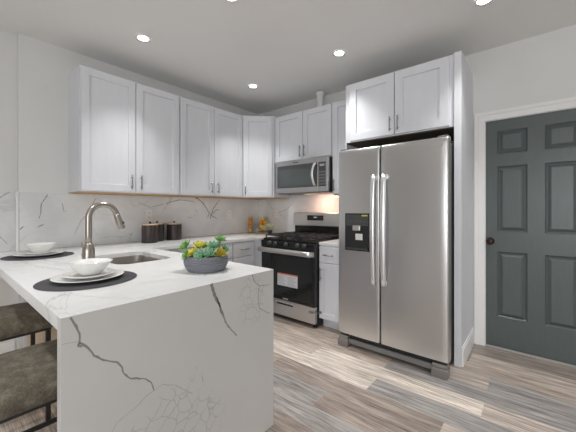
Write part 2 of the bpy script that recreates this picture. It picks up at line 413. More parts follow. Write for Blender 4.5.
for (a_, b_, c_, d_) in ((0, dw, 0, 0), (0, dw, dh+.003, dh+.003)): mb._add([fr.p(a_, c_, .018), fr.p(b_, c_, .018), fr.p(b_, c_, .035), fr.p(a_, c_, .035)], [(0, 1, 2, 3)])
for u in (0, dw): mb._add([fr.p(u, 0, .018), fr.p(u, dh+.003, .018), fr.p(u, dh+.003, .035), fr.p(u, 0, .035)], [(0, 1, 2, 3)])
dr = mb.build('door_1', M['door']); struct(dr, 'slate grey six-panel door in a white casing')
mb = MB(); c = Vector((-.315, BW+.010, .946))
prof = [(.0, .0), (.031, .0), (.031, -.006), (.014, -.010), (.012, -.028), (.024, -.034), (.030, -.046), (.026, -.058), (.012, -.064), (0, -.064)]
mb.grid_loop([[(c.x+r*math.cos(2*PI*k/20), c.y+z, c.z+r*math.sin(2*PI*k/20)) for k in range(20)] for r, z in prof], True, True, True)
k = mb.build('door_knob', M['bronze'], dr); k['label'] = 'dark bronze door knob'
# baseboards
mb = MB(); mb.box(LW-.055, LW-.039, YF, .455, 0, .125, .003); mb.box(LW-.055, LW-.043, YF, .455, .125, .15, .003); mb.box(LW-.055, LW-.028, YF, .455, 0, .02, .003)
struct(mb.build('baseboard_left', M['trim']))
mb = MB(); mb.box(.436, XR, BW-.014, BW-.0005, 0, .13, .003); struct(mb.build('baseboard_back', M['trim']))

# ------------------------------------------------------------------ backsplash
def vstrip(mb, pts, w, axis, const, m):
    mb.mi = m
    P = []
    rnd = random.Random(int(abs(pts[0][0])*1000))
    for (a, za), (b_, zb) in zip(pts, pts[1:]):      # jitter between the measured points
        n = max(2, int(math.hypot(b_-a, zb-za)/.012))
        for i in range(n):
            f = i/n; P.append((a+(b_-a)*f+rnd.uniform(-.0012, .0012), za+(zb-za)*f+rnd.uniform(-.0012, .0012)))
    P.append(pts[-1]); n = len(P)
    ws = []
    for i in range(n):
        f = i/(n-1); base_ = w[0]+(w[1]-w[0])*f; ws.append(base_*rnd.uniform(.65, 1.25))
    Q = [((const, a, z) if axis == 'x' else (a, const, z)) for a, z in P]
    mb.strip(Q, ws, (1, 0, 0) if axis == 'x' else (0, -1, 0))
BS = 1.372
mb = MB(); X0 = LW+.010; mb.box(LW+.0005, X0, .4725, BW-.0115, CT+.0015, BS)
S_ = .97
def sv(pts): return [(a*S_, 1.236+(z-1.236)*S_) for a, z in pts]
xe = X0+.0004
vstrip(mb, sv([(1.779, 1.296), (1.857, 1.321), (1.951, 1.342), (2.049, 1.338), (2.151, 1.324)]), (.012, .008), 'x', xe, 2)
vstrip(mb, sv([(2.172, 1.372), (2.212, 1.361), (2.29, 1.303), (2.329, 1.25), (2.37, 1.189), (2.419, 1.14), (2.504, 1.101)]), (.016, .010), 'x', xe, 1)
vstrip(mb, sv([(2.547, 1.356), (2.487, 1.292), (2.444, 1.236), (2.419, 1.161), (2.394, 1.1)]), (.007, .016), 'x', xe, 1)
vstrip(mb, sv([(2.538, 1.222), (2.478, 1.215), (2.444, 1.167)]), (.010, .010), 'x', xe, 1)
vstrip(mb, sv([(2.354, 1.114), (2.373, 1.161)]), (.008, .010), 'x', xe, 1)
vstrip(mb, sv([(2.166, 1.223), (2.204, 1.19)]), (.010, .005), 'x', xe, 2)
vstrip(mb, sv([(2.056, 1.121), (2.129, 1.126)]), (.005, .008), 'x', xe, 2)
vstrip(mb, sv([(.677, 1.36), (.633, 1.276), (.628, 1.186), (.618, 1.15)]), (.008, .005), 'x', xe, 1)
vstrip(mb, sv([(.647, 1.097), (.609, 1.075)]), (.010, .006), 'x', xe, 1)
vstrip(mb, sv([(.785, 1.284), (.795, 1.209), (.816, 1.215)]), (.006, .005), 'x', xe, 2)
vstrip(mb, sv([(.515, 1.085), (.492, 1.061)]), (.010, .008), 'x', xe, 1)
vstrip(mb, [(1.02, 1.33), (.96, 1.20), (.90, 1.12), (.85, 1.00)], (.006, .004), 'x', xe, 2)
vstrip(mb, [(1.42, 1.30), (1.55, 1.25), (1.70, 1.29)], (.005, .008), 'x', xe, 2)
b = mb.build('backsplash', [M['splash'], M['vein'], M['veinsoft']]); tag(b, 'grey-veined marble backsplash behind the faucet and canisters along the left wall', 'backsplash')
mb = MB(); mb.box(LW-.0545, LW-.045, YF+1.9, .4545, CT+.0015, BS)
vstrip(mb, [(.33, 1.27), (.37, 1.33), (.42, 1.37)], (.010, .007), 'x', LW-.0446, 1)
vstrip(mb, [(.30, 1.05), (.36, 1.02), (.41, .95)], (.006, .004), 'x', LW-.0446, 1)
b = mb.build('backsplash', [M['splash'], M['veinsoft']]); tag(b, 'short marble backsplash left of the white edge strip, behind the far place setting', 'backsplash')
b = MB().box(LW-.0545, LW+.012, .4555, .4695, CT+.0015, BS+.003, .002).build('tile_edge_strip', M['trim']); tag(b, 'thin white vertical edge strip ending the marble backsplash', 'trim strip')
mb = MB(); mb.box(LW+.0105, -1.50, BW-.010, BW-.0005, CT+.0015, BS); mb.box(-2.60, -1.765, BW-.010, BW-.0005, BS, 1.41)
for pts in ([(-3.05, 1.33), (-2.96, 1.24), (-2.88, 1.20), (-2.70, 1.10)], [(-2.86, 1.18), (-2.72, 1.21), (-2.60, 1.28)]):
    vstrip(mb, pts, (.006, .006), 'y', BW-.0104, 1)
b = mb.build('backsplash', [M['splash'], M['veinsoft']]); tag(b, 'marble backsplash behind the range, warmly lit from the microwave', 'backsplash')

# ------------------------------------------------------------------ upper cabinets
ZB, ZT = 1.379, 2.445
def cab_box(mb, fr, u0, u1, v0, v1, dep, inset=0):
    fbox(mb, fr, u0, u1, v0, v1, -dep, 0, .0015)
def upper(label, fr, u0, u1, v0, v1, dep, doors, hand, group='white upper cabinets', rl=.062, hlen=.135, under='ply'):
    base = fr.p((u0+u1)/2, v0, -dep/2); t_ = thing('upper_cabinet', label, 'cabinet', base, group)
    mb = MB(); cab_box(mb, fr, u0+.0008, u1-.0008, v0+.004, v1, dep); mb.build('carcass', M['cab'], t_)
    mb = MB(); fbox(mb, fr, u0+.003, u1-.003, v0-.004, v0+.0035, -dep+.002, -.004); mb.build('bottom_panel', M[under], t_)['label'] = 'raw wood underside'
    for i, (a, b_) in enumerate(doors):
        d = shaker(fr_off(fr, .001), a, b_, v0+.012, v1-.012, rail=rl).build('door', M['cab'], t_)
        if hand[i] is not None: pull(fr_off(fr, .001), hand[i], v0+.105, hlen, True, parent=d)
    return t_
def fr_off(fr, w): return Fr(fr.o + fr.w*w, fr.u, fr.w)
FL = Fr((LW+.303, 0, 0), (0, 1, 0), (1, 0, 0))       # left wall uppers: u = y
upper('white two-door upper cabinet nearest the camera, above the faucet', FL, .806, 1.713, ZB, ZT, .302, [(.815, 1.255), (1.262, 1.704)], [1.215, 1.302])
upper('white two-door upper cabinet on the left wall, second from the camera, beside the corner cabinet', FL, 1.715, 2.599, ZB, ZT, .302, [(1.724, 2.153), (2.160, 2.590)], [2.112, 2.202])
# diagonal corner cabinet
xc, yc = LW+.303, 2.60
x2, y2 = LW+.61, BW-.322
t_ = thing('upper_cabinet', 'white diagonal corner upper cabinet with a single door', 'cabinet', (LW+.25, BW-.25, ZB), 'white upper cabinets')
def prism(mb, pts, z0, z1):
    n = len(pts); v = [(x, y, z0) for x, y in pts]+[(x, y, z1) for x, y in pts]
    mb._add(v, [tuple(range(n))[::-1], tuple(range(n, 2*n))]+[(i, (i+1) % n, n+(i+1) % n, n+i) for i in range(n)])
pent = [(LW+.001, yc+.001), (xc, yc+.001), (x2-.001, y2), (x2-.001, BW-.001), (LW+.001, BW-.001)]
mb = MB(); prism(mb, pent, ZB+.004, ZT); mb.build('carcass', M['cab'], t_)
mb = MB(); prism(mb, [(LW+.004, yc+.004), (xc-.003, yc+.004), (x2-.004, y2+.006), (x2-.004, BW-.004), (LW+.004, BW-.004)], ZB-.004, ZB+.0035); mb.build('bottom_panel', M['ply'], t_)
dv = Vector((x2-xc, y2-yc, 0)); dl = dv.length; dv.normalize(); fd = Fr((xc, yc, 0), dv, (dv.y, -dv.x, 0))
d = shaker(fr_off(fd, .002), .022, dl-.026, ZB+.012, ZT-.012, rail=.066).build('door', M['cab'], t_); pull(fr_off(fd, .002), .052, ZB+.105, .135, True, parent=d)
# range wall uppers
FB = Fr((0, BW-.305, 0), (1, 0, 0), (0, -1, 0))
upper('white two-door upper cabinet directly above the microwave', FB, -2.631, -1.757, 1.823, ZT-.02, .304, [(-2.603, -2.168), (-2.160, -1.766)], [-2.195, -2.130])
upper('narrow white upper cabinet between microwave and refrigerator', FB, -1.755, -1.475, ZB+.012, ZT-.015, .304, [(-1.748, -1.482)], [-1.72])
mb = MB(); mb.lathe((-2.03, 3.06, ZT-.015), [(.042, 0), (.042, .2)], 24, cap0=False, cap1=False); mb.lathe((-2.03, 3.06, ZT-.015), [(.046, .18), (.052, .2245)], 24, cap0=False, cap1=False)
b = mb.build('vent_duct', M['wall']); tag(b, 'short pale vent pipe rising from the cabinet above the microwave to the ceiling', 'duct')
# over-fridge cabinet
FF = Fr((0, 2.665, 0), (1, 0, 0), (0, -1, 0))
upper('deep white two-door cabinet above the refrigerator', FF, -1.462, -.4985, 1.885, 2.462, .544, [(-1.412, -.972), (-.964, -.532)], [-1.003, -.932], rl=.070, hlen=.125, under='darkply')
# tall end panel
t_ = thing('end_panel', 'tall white end panel right of the refrigerator with a small baseboard', 'panel', (-.475, 2.93, 0))
MB().box(-.497, -.4465, 2.645, BW-.001, .0008, 2.465, .002).build('panel', M['cab'], t_)
mb = MB(); mb.box(-.4464, -.434, 2.662, BW-.022, .0008, .13, .002); mb.box(-.4464, -.438, 2.662, BW-.022, .13, .15, .002); mb.build('baseboard', M['trim'], t_)
t_ = MB().box(-1.4738, -1.463, 2.68, BW-.0105, .0008, 2.46, .002).build('filler_panel', M['cab']); tag(t_, 'narrow white side panel left of the refrigerator, mostly hidden', 'panel')

# ------------------------------------------------------------------ base cabinets
CH = CT-.031
def base_cab(label, fr, u0, u1, dep, front, group='white base cabinets'):
    t_ = thing('base_cabinet', label, 'cabinet', fr.p((u0+u1)/2, 0, -dep/2), group)
    mb = MB(); fbox(mb, fr, u0+.001, u1-.001, .10, CH, -dep, 0, .0015); mb.build('carcass', M['cab'], t_)
    mb = MB(); fbox(mb, fr, u0+.001, u1-.001, .0008, .0995, -dep, -.065); mb.build('toe_kick', M['cab'], t_)
    f2 = fr_off(fr, .001)
    for kind, a, b_, z0, z1, h in front:
        if kind == 'drawer':
            d = slab(f2, a, b_, z0, z1).build('drawer', M['cab'], t_); pull(f2, (a+b_)/2, (z0+z1)/2, min(.13, (b_-a)*.5), False, parent=d)
        else:
            d = shaker(f2, a, b_, z0, z1, rail=.055).build('door', M['cab'], t_)
            if h is not None: pull(f2, h, z1-.11, .13, True, parent=d)
    return t_
FBL = Fr((LW+.60, 0, 0), (0, 1, 0), (1, 0, 0)); GX = .604
DZ0, DZ1 = .685, .848
base_cab('white base cabinet with three drawers beside the corner, left of the range', FBL, 2.19, 2.50, .599, [('drawer', 2.197, 2.493, DZ0, DZ1, 0), ('drawer', 2.197, 2.493, .40, .678, 0), ('drawer', 2.197, 2.493, .11, .393, 0)])
base_cab('white base cabinet behind the succulent planter, second from the corner', FBL, 1.70, 2.188, .599, [('drawer', 1.707, 2.181, DZ0, DZ1, 0), ('door', 1.707, 2.181, .11, .678, 2.15)])
base_cab('white base cabinet under the canisters, next to the peninsula', FBL, 1.235, 1.698, .599, [('drawer', 1.242, 1.691, DZ0, DZ1, 0), ('door', 1.242, 1.691, .11, .678, 1.66)])
mb = MB(); mb.box(LW+.001, -2.515, 2.545, BW-.012, .10, CH, .0015); mb.box(LW+.001, LW+.600, 2.502, 2.545, .10, CH, .001); mb.box(LW+.001, -2.515, 2.62, BW-.012, .0008, .1)
b = mb.build('corner_base_cabinet', M['cab']); tag(b, 'blank white corner base cabinet squeezed between the drawers and the range', 'cabinet', 'white base cabinets')
FBR = Fr((0, 2.60, 0), (1, 0, 0), (0, -1, 0))
base_cab('white base cabinet with drawer and door between range and refrigerator', FBR, -1.728, -1.476, .599, [('drawer', -1.722, -1.482, DZ0, DZ1, 0), ('door', -1.722, -1.482, .11, .678, -1.695)])
# peninsula carcass
t_ = thing('peninsula_cabinet', 'birch-backed base cabinet carrying the peninsula worktop', 'cabinet', (-2.2, .87, 0))
mb = MB(); mb.box(LW+.001, -1.195, .535, 1.17, .0008, .62, .001); mb.box(LW+.001, -2.53, .535, 1.17, .6201, CH); mb.box(-1.90, -1.195, .535, 1.17, .6201, CH); mb.build('carcass', M['cab'], t_)
MB().box(LW+.03, -1.195, .522, .5345, .0008, CH, .001).build('back_panel', M['birch'], t_)['label'] = 'tan birch back panel'
MB().box(LW+.001, LW+.029, .5, .5345, .0008, CH, .002).build('filler', M['cab'], t_)['label'] = 'white filler strip at the wall'

# ------------------------------------------------------------------ worktop, waterfall, sink
PX, PY0, PY1 = -1.155, .266, 1.262
CF = LW+.645
def rrect(x0, x1, y0, y1, r, n=6):
    out = []
    for cx, cy, a0 in ((x1-r, y1-r, 0), (x0+r, y1-r, 90), (x0+r, y0+r, 180), (x1-r, y0+r, 270)):
        for i in range(n+1):
            a = math.radians(a0+90*i/n); out.append((cx+r*math.cos(a), cy+r*math.sin(a)))
    return out
SX0, SX1, SY0, SY1 = -2.49, -1.955, .745, 1.105
hole = rrect(SX0, SX1, SY0, SY1, .07)
outer = [(LW-.054, PY0), (PX-.0352, PY0), (PX-.0352, PY1), (CF, PY1), (CF, 2.512), (-2.512, 2.512), (-2.512, BW-.0005), (LW+.0005, BW-.0005), (LW+.0005, .4555), (LW-.054, .4555)]
t_ = thing('countertop', 'white quartz worktop running round the corner and out along the peninsula to a waterfall end', 'countertop', (-2.2, .75, CT-.03))
bm = bmesh.new()
def loop(bm, pts, z):
    vs = [bm.verts.new((x, y, z)) for x, y in pts]; return vs, [bm.edges.new((vs[i], vs[(i+1) % len(vs)])) for i in range(len(vs))]
for z in (CT, CT-.03):
    v1, e1 = loop(bm, outer, z); v2, e2 = loop(bm, hole, z)
    bmesh.ops.triangle_fill(bm, use_beauty=True, use_dissolve=False, edges=e1+e2)
    if z == CT: T1, T2 = v1, v2
    else: B1, B2 = v1, v2
for A, Bv in ((T1, B1), (T2, B2)):
    for i in range(len(A)): bm.faces.new((A[i], A[(i+1) % len(A)], Bv[(i+1) % len(A)], Bv[i]))
mb = MB(); mb.bm.free(); mb.bm = bm
mb.box(LW-.054, PX-.0352, PY0, PY0+.03, CT-.045, CT-.0295)
zt_ = CT+.0004
def top_vein(pts, w, m): 
    mb.mi = m; P = [(x, y, zt_) for x, y in pts]; mb.strip(P, w, (0, 0, 1))
def jit(pts, seed, n=8, a=.006):
    r = random.Random(seed); out = []
    for (x0, y0), (x1, y1) in zip(pts, pts[1:]):
        for i in range(n): f = i/n; out.append((x0+(x1-x0)*f+r.uniform(-a, a), y0+(y1-y0)*f+r.uniform(-a, a)))
    return out+[pts[-1]]
top_vein([(-1.93, PY0+.001), (-1.93, .60)], .003, 1)
for pts, w, sd in (([(-2.35, .40), (-2.15, .46), (-1.98, .50), (-1.90, .58)], .007, 1), ([(-1.42, .62), (-1.36, .78), (-1.22, .90), (-1.19, 1.05)], .009, 2),
                   ([(-1.62, .82), (-1.48, .86), (-1.36, .90), (-1.27, .84)], .006, 3), ([(-1.75, 1.15), (-1.58, 1.02), (-1.53, .90)], .006, 4),
                   ([(-2.95, .95), (-2.75, 1.2), (-2.72, 1.5), (-2.86, 1.9)], .008, 5), ([(-1.5, .34), (-1.33, .42), (-1.20, .50)], .005, 6)):
    top_vein(jit(pts, sd), w, 1)
o = mb.build('worktop', [M['quartz'], M['seam']], t_)
mb = MB(); mb.box(PX-.035, PX, PY0, PY1, .0008, CT, .0015)
for f in mb.bm.faces:
    if f.normal.z > .5 or sum(v.co.z for v in f.verts)/len(f.verts) > CT-.001: f.material_index = 3
xe = PX+.0003
vein_main = [(.293, .886), (.308, .852), (.319, .824), (.318, .797), (.342, .771), (.36, .737), (.388, .711), (.432, .687), (.449, .661), (.455, .636), (.479, .607), (.535, .582), (.556, .558), (.567, .521)]
vstrip(mb, [(a, min(z, CT-.002)) for a, z in vein_main], (.008, .005), 'x', xe, 1)
vstrip(mb, [(.318, .797), (.314, .785), (.325, .78)], (.008, .008), 'x', xe, 1)
vstrip(mb, [(.318, .800), (.27, .806)], (.002, .0015), 'x', xe, 2)
vstrip(mb, [(.564, .522), (.535, .515), (.506, .495), (.432, .47), (.40, .42)], (.003, .002), 'x', xe, 2)
vstrip(mb, [(.567, .521), (.60, .53), (.66, .50), (.70, .46), (.735, .43)], (.0025, .002), 'x', xe, 2)
vstrip(mb, [(.835, CT-.002), (.853, .835), (.868, .80), (.883, .783), (.890, .75), (.903, .729), (.918, .69), (.935, .661), (.99, .598)], (.018, .005), 'x', xe, 1)
vstrip(mb, [(.868, .82), (.878, .79), (.884, .77)], (.008, .005), 'x', xe, 1)
vstrip(mb, [(1.095, CT-.002), (1.11, .847), (1.149, .817), (1.136, .758), (1.149, .695), (1.229, .645)], (.005, .004), 'x', xe, 1)
vstrip(mb, [(1.149, .817), (1.19, .812), (1.229, .808)], (.004, .003), 'x', xe, 1)
vstrip(mb, [(.787, .489), (.791, .452)], (.003, .003), 'x', xe, 2)
vstrip(mb, [(.752, .543), (.76, .524)], (.002, .002), 'x', xe, 2)
vstrip(mb, [(.42, .44), (.36, .42), (.30, .40)], (.004, .002), 'x', xe, 2)
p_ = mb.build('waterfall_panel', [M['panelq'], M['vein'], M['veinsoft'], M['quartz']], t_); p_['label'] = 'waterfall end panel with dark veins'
t_ = MB().box(-1.729, -1.4755, 2.58, BW-.0105, CT-.03, CT, .003).build('countertop', M['quartz']); tag(t_, 'small white quartz worktop between range and refrigerator', 'countertop')
# sink
mb = MB(); rings = []
for (g, z, r) in ((.022, CT-.0315, .075), (.004, CT-.0315, .07), (.004, CT-.034, .07), (-.004, CT-.10, .065), (-.008, CT-.20, .06), (-.03, CT-.222, .05), (-.12, CT-.226, .03)):
    rings.append([(x, y, z) for x, y in rrect(SX0-g, SX1+g, SY0-g, SY1+g, max(r, .02))])
mb.grid_loop(rings, True, False, True, True)
rings = [[(x, y, z) for x, y in rrect(SX0-g, SX1+g, SY0-g, SY1+g, .07)] for g, z in ((.024, CT-.033), (.006, CT-.036), (-.002, CT-.21), (-.03, CT-.23))]
mb.grid_loop(rings, True, False, True, True)
snk = mb.build('sink', M['sinksteel']); tag(snk, 'brushed steel undermount sink set into the peninsula worktop', 'sink')
mb = MB(); mb.lathe(((SX0+SX1)/2, (SY0+SY1)/2, CT-.2255), [(.045, 0), (.043, .004), (.03, .003), (.028, -.0005)], 24); d_ = mb.build('drain', M['nickel'], snk)
# faucet
FX, FY = -2.15, .640
t_ = thing('faucet', 'brushed nickel gooseneck pull-down faucet standing behind the near bowl', 'faucet', (FX, FY, CT))
MB().lathe((FX, FY, CT+.0005), [(.036, 0), (.037, .006), (.034, .012), (.034, .085), (.0315, .10), (.023, .118), (.0195, .133)], 28).build('base', M['nickel'], t_)
mb = MB(); R_ = .082; top = 1.262-R_; pts = [(FX, FY, CT+.125), (FX, FY, 1.06), (FX, FY, top)]
for i in range(1, 15):
    a = PI - PI*.93*i/14; pts.append((FX, FY+R_+R_*math.cos(a), top+R_*math.sin(a)))
mb.tube(pts, .0185, 16); mb.build('spout', M['nickel'], t_)
p0 = Vector(pts[-1]); dirv = (Vector(pts[-1])-Vector(pts[-2])).normalized()
mb = MB(); mb.tube([p0-dirv*.004, p0+dirv*.012, p0+dirv*.06, p0+dirv*.098, p0+dirv*.103], [.0190, .0205, .0215, .0235, .0205], 16); sh = mb.build('spray_head', M['nickel'], t_)
q = p0+dirv*.06+Vector((.018, .014, 0)); MB().blob(q, (.008, .008, .012)).build('button', M['darkgrey'], sh)
mb = MB(); mb.tube([(FX-.02, FY-.005, CT+.055), (FX-.045, FY-.012, CT+.055)], .016, 14); mb.tube([(FX-.040, FY-.012, CT+.058), (FX-.052, FY-.014, CT+.10), (FX-.058, FY-.016, CT+.135)], [.007, .006, .0055], 10); mb.build('lever', M['nickel'], t_)

# ------------------------------------------------------------------ range
RX0, RX1, RF = -2.492, -1.7335, 2.515
t_ = thing('range', 'stainless steel gas range with black glass oven door between white base cabinets', 'stove', ((RX0+RX1)/2, 2.85, 0))
MB().box(RX0+.003, RX1-.003, RF+.045, BW-.012, .045, .872, .002).build('body', M['blackmat'], t_)
MB().box(RX0, RX1, RF+.03, BW-.07, .8725, .893, .004).build('cooktop', M['black'], t_)
MB().box(RX0, RX1, RF-.01, RF+.0445, .795, .8720, .006).build('control_panel', M['black'], t_)
for x in (-2.345, -2.26, -2.105, -1.945, -1.855):
    mb = MB(); c = Vector((x, RF-.0105, .845))
    mb.grid_loop([[(c.x+r*math.cos(2*PI*k/18), c.y-z, c.z+r*math.sin(2*PI*k/18)) for k in range(18)] for r, z in ((.023, 0), (.0235, .005), (.020, .008), (.018, .028), (.016, .031))], True, True, True)
    mb.box(c.x-.0045, c.x+.0045, c.y-.042, c.y-.029, c.z-.019, c.z+.019, .002); mb.build('knob', M['darkgrey'], t_)
# oven door
mb = MB(); mb.box(RX0+.002, RX1-.002, RF-.004, RF+.0445, .228, .79, .004); od = mb.build('oven_door', M['black'], t_)
MB().box(RX0+.03, RX1-.03, RF-.0075, RF-.0042, .262, .735, .001).build('glass', M['glass'], od)
mb = MB(); mb.box(RX0+.004, RX1-.004, RF-.010, RF-.0042, .738, .788, .002); mb.build('top_band', M['steel_light'], od)
mb = MB()
rings = [[(x, RF-.060+.018*math.cos(2*PI*k/16), .768+.027*math.sin(2*PI*k/16)) for k in range(16)] for x in (RX0+.012, RX0+.1, RX1-.1, RX1-.012)]
mb.grid_loop(rings, True, True, True, True)
for x in (RX0+.04, RX1-.04): mb.box(x-.014, x+.014, RF-.058, RF-.0105, .752, .784, .003)
mb.build('handle', M['steel_light'], od)
mb = MB(); mb.box(-2.235, -1.95, RF-.0083, RF-.0077, .385, .522, 0, m=0); mb.box(-2.235, -1.95, RF-.0086, RF-.0084, .508, .522, m=1)
for cx0, cx1 in ((-2.225, -2.11), (-2.09, -1.965)):
    for i in range(7): mb.box(cx0, cx1-.02*(i % 3), RF-.0086, RF-.0084, .395+.015*i, .402+.015*i, m=2)
s_ = mb.build('sticker', [M['labelwhite'], M['labelred'], M['labelgrey']], od); s_['label'] = 'white paper sticker with orange top band'
mb = MB(); mb.box(-2.155, -2.085, RF-.0062, RF-.0042, .238, .250, .001); mb.build('badge', M['steel_bright'], od)
# drawer
mb = MB(); mb.box(RX0+.002, RX1-.002, RF+.002, RF+.0445, .05, .222, .004); dw_ = mb.build('drawer', M['steel'], t_)
mb = MB(); mb.box(-2.25, -2.02, RF-.001, RF+.0018, .170, .196, .001, m=0); mb.box(-2.258, -2.012, RF-.010, RF-.0012, .193, .203, .002, m=1); mb.build('handle', [M['blackmat'], M['steel_bright']], dw_)
for x in (RX0+.04, RX1-.04):
    for yy in (RF+.07, BW-.1): MB().lathe((x, yy, .0008), [(.022, 0), (.022, .012), (.013, .018), (.013, .0435)], 12).build('foot', M['blackmat'], t_)
# backguard
mb = MB(); mb.box(RX0+.005, RX1-.005, BW-.068, BW-.0125, .8935, 1.015, .002); mb.build('back_riser', M['black'], t_)
mb = MB(); mb.box(RX0, RX1, BW-.092, BW-.0125, 1.0155, 1.187, .008, 3); bg = mb.build('backguard', M['steel_light'], t_)
MB().box(-2.265, -2.02, BW-.0945, BW-.0922, 1.088, 1.152, .001).build('control_display', M['glass'], bg)
mb = MB(); mb.box(-2.165, -2.115, BW-.0958, BW-.0947, 1.118, 1.136); mb.build('clock_digits', M['display'], bg)
for i in range(5):
    for s0 in (-2.252, -2.105):
        for zz in (1.100, 1.125): MB().box(s0+.016*i, s0+.010+.016*i, BW-.0956, BW-.0947, zz, zz+.009).build('button', M['darkgrey'], bg)
# burners and grates
for i, (bx, by) in enumerate(((-2.33, 2.70), (-2.33, 2.97), (-2.11, 2.83), (-1.89, 2.70), (-1.89, 2.97))):
    mb = MB(); mb.lathe((bx, by, .8935), [(.055, 0), (.055, .006), (.040, .010), (.036, .018), (.030, .021)], 24); mb.build('burner', M['iron'], t_)
for gx0, gx1 in ((RX0+.012, RX0+.258), (RX0+.262, RX1-.262), (RX1-.258, RX1-.012)):
    mb = MB(); y0, y1, z0, z1, w = RF+.055, BW-.105, .918, .934, .012
    for x in (gx0, (gx0+gx1)/2-w/2, gx1-w): mb.box(x, x+w, y0, y1, z0, z1, .003)
    for yy in (y0, y0+.14, (y0+y1)/2-w/2, y1-.14-w, y1-w): mb.box(gx0, gx1, yy, yy+w, z0, z1, .003)
    for x in (gx0, gx1-w):
        for yy in (y0, (y0+y1)/2, y1-w): mb.box(x, x+w, yy, yy+w, .8935, z0+.002)
    mb.build('grate', M['iron'], t_)

t_ = thing('safety_latch', 'small grey child safety latch bridging the range drawer and the white cabinet door', 'latch', (-1.735, RF-.004, .17))
MB().box(-1.805, -1.760, RF-.0065, RF+.0005, .158, .182, .002).build('pad', M['bodygrey'], t_)
MB().box(-1.7195, -1.690, RF+.052, RF+.060, .158, .182, .002).build('pad', M['bodygrey'], t_)
mb = MB(); mb.tube([(-1.782, RF-.010, .17), (-1.745, RF-.010, .17), (-1.724, RF-.006, .17), (-1.712, RF+.02, .17), (-1.708, RF+.051, .17)], .0035, 8); mb.build('strap', M['bodygrey'], t_)
# ------------------------------------------------------------------ microwave
MX0, MX1, MF, MZ0, MZ1 = -2.518, -1.7600, 2.80, 1.428, 1.817
t_ = thing('microwave', 'stainless over-the-range microwave mounted under the white cabinet', 'microwave', ((MX0+MX1)/2, 3.0, MZ0))
MB().box(MX0+.002, MX1-.002, MF+.041, BW-.012, MZ0+.004, MZ1-.001, .002).build('body', M['blackmat'], t_)
XS = -1.885
mb = MB(); mb.box(MX0, XS-.001, MF, MF+.0405, MZ0, MZ1-.001, .005); md = mb.build('door', M['mwsteel'], t_)
MB().box(MX0+.022, XS-.012, MF-.0025, MF-.0002, MZ0+.058, MZ1-.058, .001).build('window_frame', M['darkgrey'], md)
MB().box(MX0+.06, XS-.075, MF-.004, MF-.0027, MZ0+.078, MZ1-.105, .001).build('window', M['mwglass'], md)
MB().box(-2.25, -2.17, MF-.002, MF-.0002, MZ1-.036, MZ1-.026, .0005).build('badge', M['darkgrey'], md)
mb = MB(); mb.box(XS, MX1, MF, MF+.0405, MZ0, MZ1-.001, .005); cp = mb.build('control_panel', M['mwsteel'], t_)
MB().box(XS+.006, MX1-.024, MF-.0025, MF-.0002, MZ0+.058, MZ1-.058, .001).build('keypad', M['darkgrey'], cp)
MB().box(XS+.022, MX1-.040, MF-.0035, MF-.0027, MZ1-.105, MZ1-.082, .0005).build('display', M['display'], cp)
for i in range(3):
    for j in range(5): MB().box(XS+.016+.028*i, XS+.034+.028*i, MF-.0033, MF-.0027, MZ0+.075+.034*j, MZ0+.092+.034*j).build('key', M['bodygrey'], cp)
mb = MB(); rings = []
for i in range(13):
    f = i/12; z = MZ0+.062+f*(MZ1-MZ0-.125); dy = .012+.040*math.sin(PI*f); xo = XS-.035-.012*math.sin(PI*f)
    rings.append([(xo+.015*math.cos(2*PI*k/12), MF-.002-dy+.009*math.sin(2*PI*k/12), z) for k in range(12)])
mb.grid_loop(rings, True, True, True, True)
for z in (MZ0+.072, MZ1-.072): mb.box(XS-.044, XS-.026, MF-.016, MF-.0026, z-.01, z+.01, .002)
mb.build('handle', M['steel_bright'], md)
MB().box(MX0+.01, MX1-.01, MF+.02, MF+.28, MZ0-.012, MZ0-.0005+.0035, .002).build('vent_grille', M['bodygrey'], t_)
o = MB().box(-2.20, -2.04, 2.955, 3.005, MZ0-.016, MZ0-.0125).build('cooktop_lamp', M['warmlens'], t_)

# ------------------------------------------------------------------ refrigerator
FX0, FX1, FY_, FB_ = -1.392, -.484, 2.390, .118
FT = 1.765
t_ = thing('refrigerator', 'stainless steel side-by-side refrigerator with water dispenser', 'refrigerator', ((FX0+FX1)/2, 2.8, 0))
MB().box(FX0+.012, FX1-.032, FY_+.075, BW-.03, .035, FT-.012, .004).build('body', M['bodygrey'], t_)
XG = -.996
def fdoor(x0, x1, name):
    mb = MB(); prof = []; w_ = x1-x0
    for e0 in [0, .002, .0045, .008, .012]+[.012+(w_-.024)*k/10 for k in range(1, 10)]+[w_-.012, w_-.008, w_-.0045, w_-.002, w_]:
        f = e0/w_; x = x0+e0; e = min(e0, w_-e0)
        y = FY_ + .004*(2*f-1)**2 + (.012*(1-min(e, .012)/.012)**2)
        prof.append((x, y))
    full = prof+[(x1, FY_+.070), (x0, FY_+.070)]
    zs_ = [(FB_, 0), (FB_+.006, 0), (FT-.05, 0), (FT-.03, .001), (FT-.014, .005), (FT-.004, .014), (FT, .03)]
    rings = [[(x, y+(dy if i < len(prof) else 0), z) for i, (x, y) in enumerate(full)] for z, dy in zs_]
    mb.grid_loop(rings, True, True, True, True)
    o = mb.build(name, M['steel'], t_)
    return o
fz = fdoor(FX0, XG-.004, 'freezer_door'); rd = fdoor(XG+.004, FX1, 'refrigerator_door')
for o in (fz, rd):
    m_ = o.modifiers.new('sharp', 'EDGE_SPLIT'); m_.split_angle = math.radians(35)
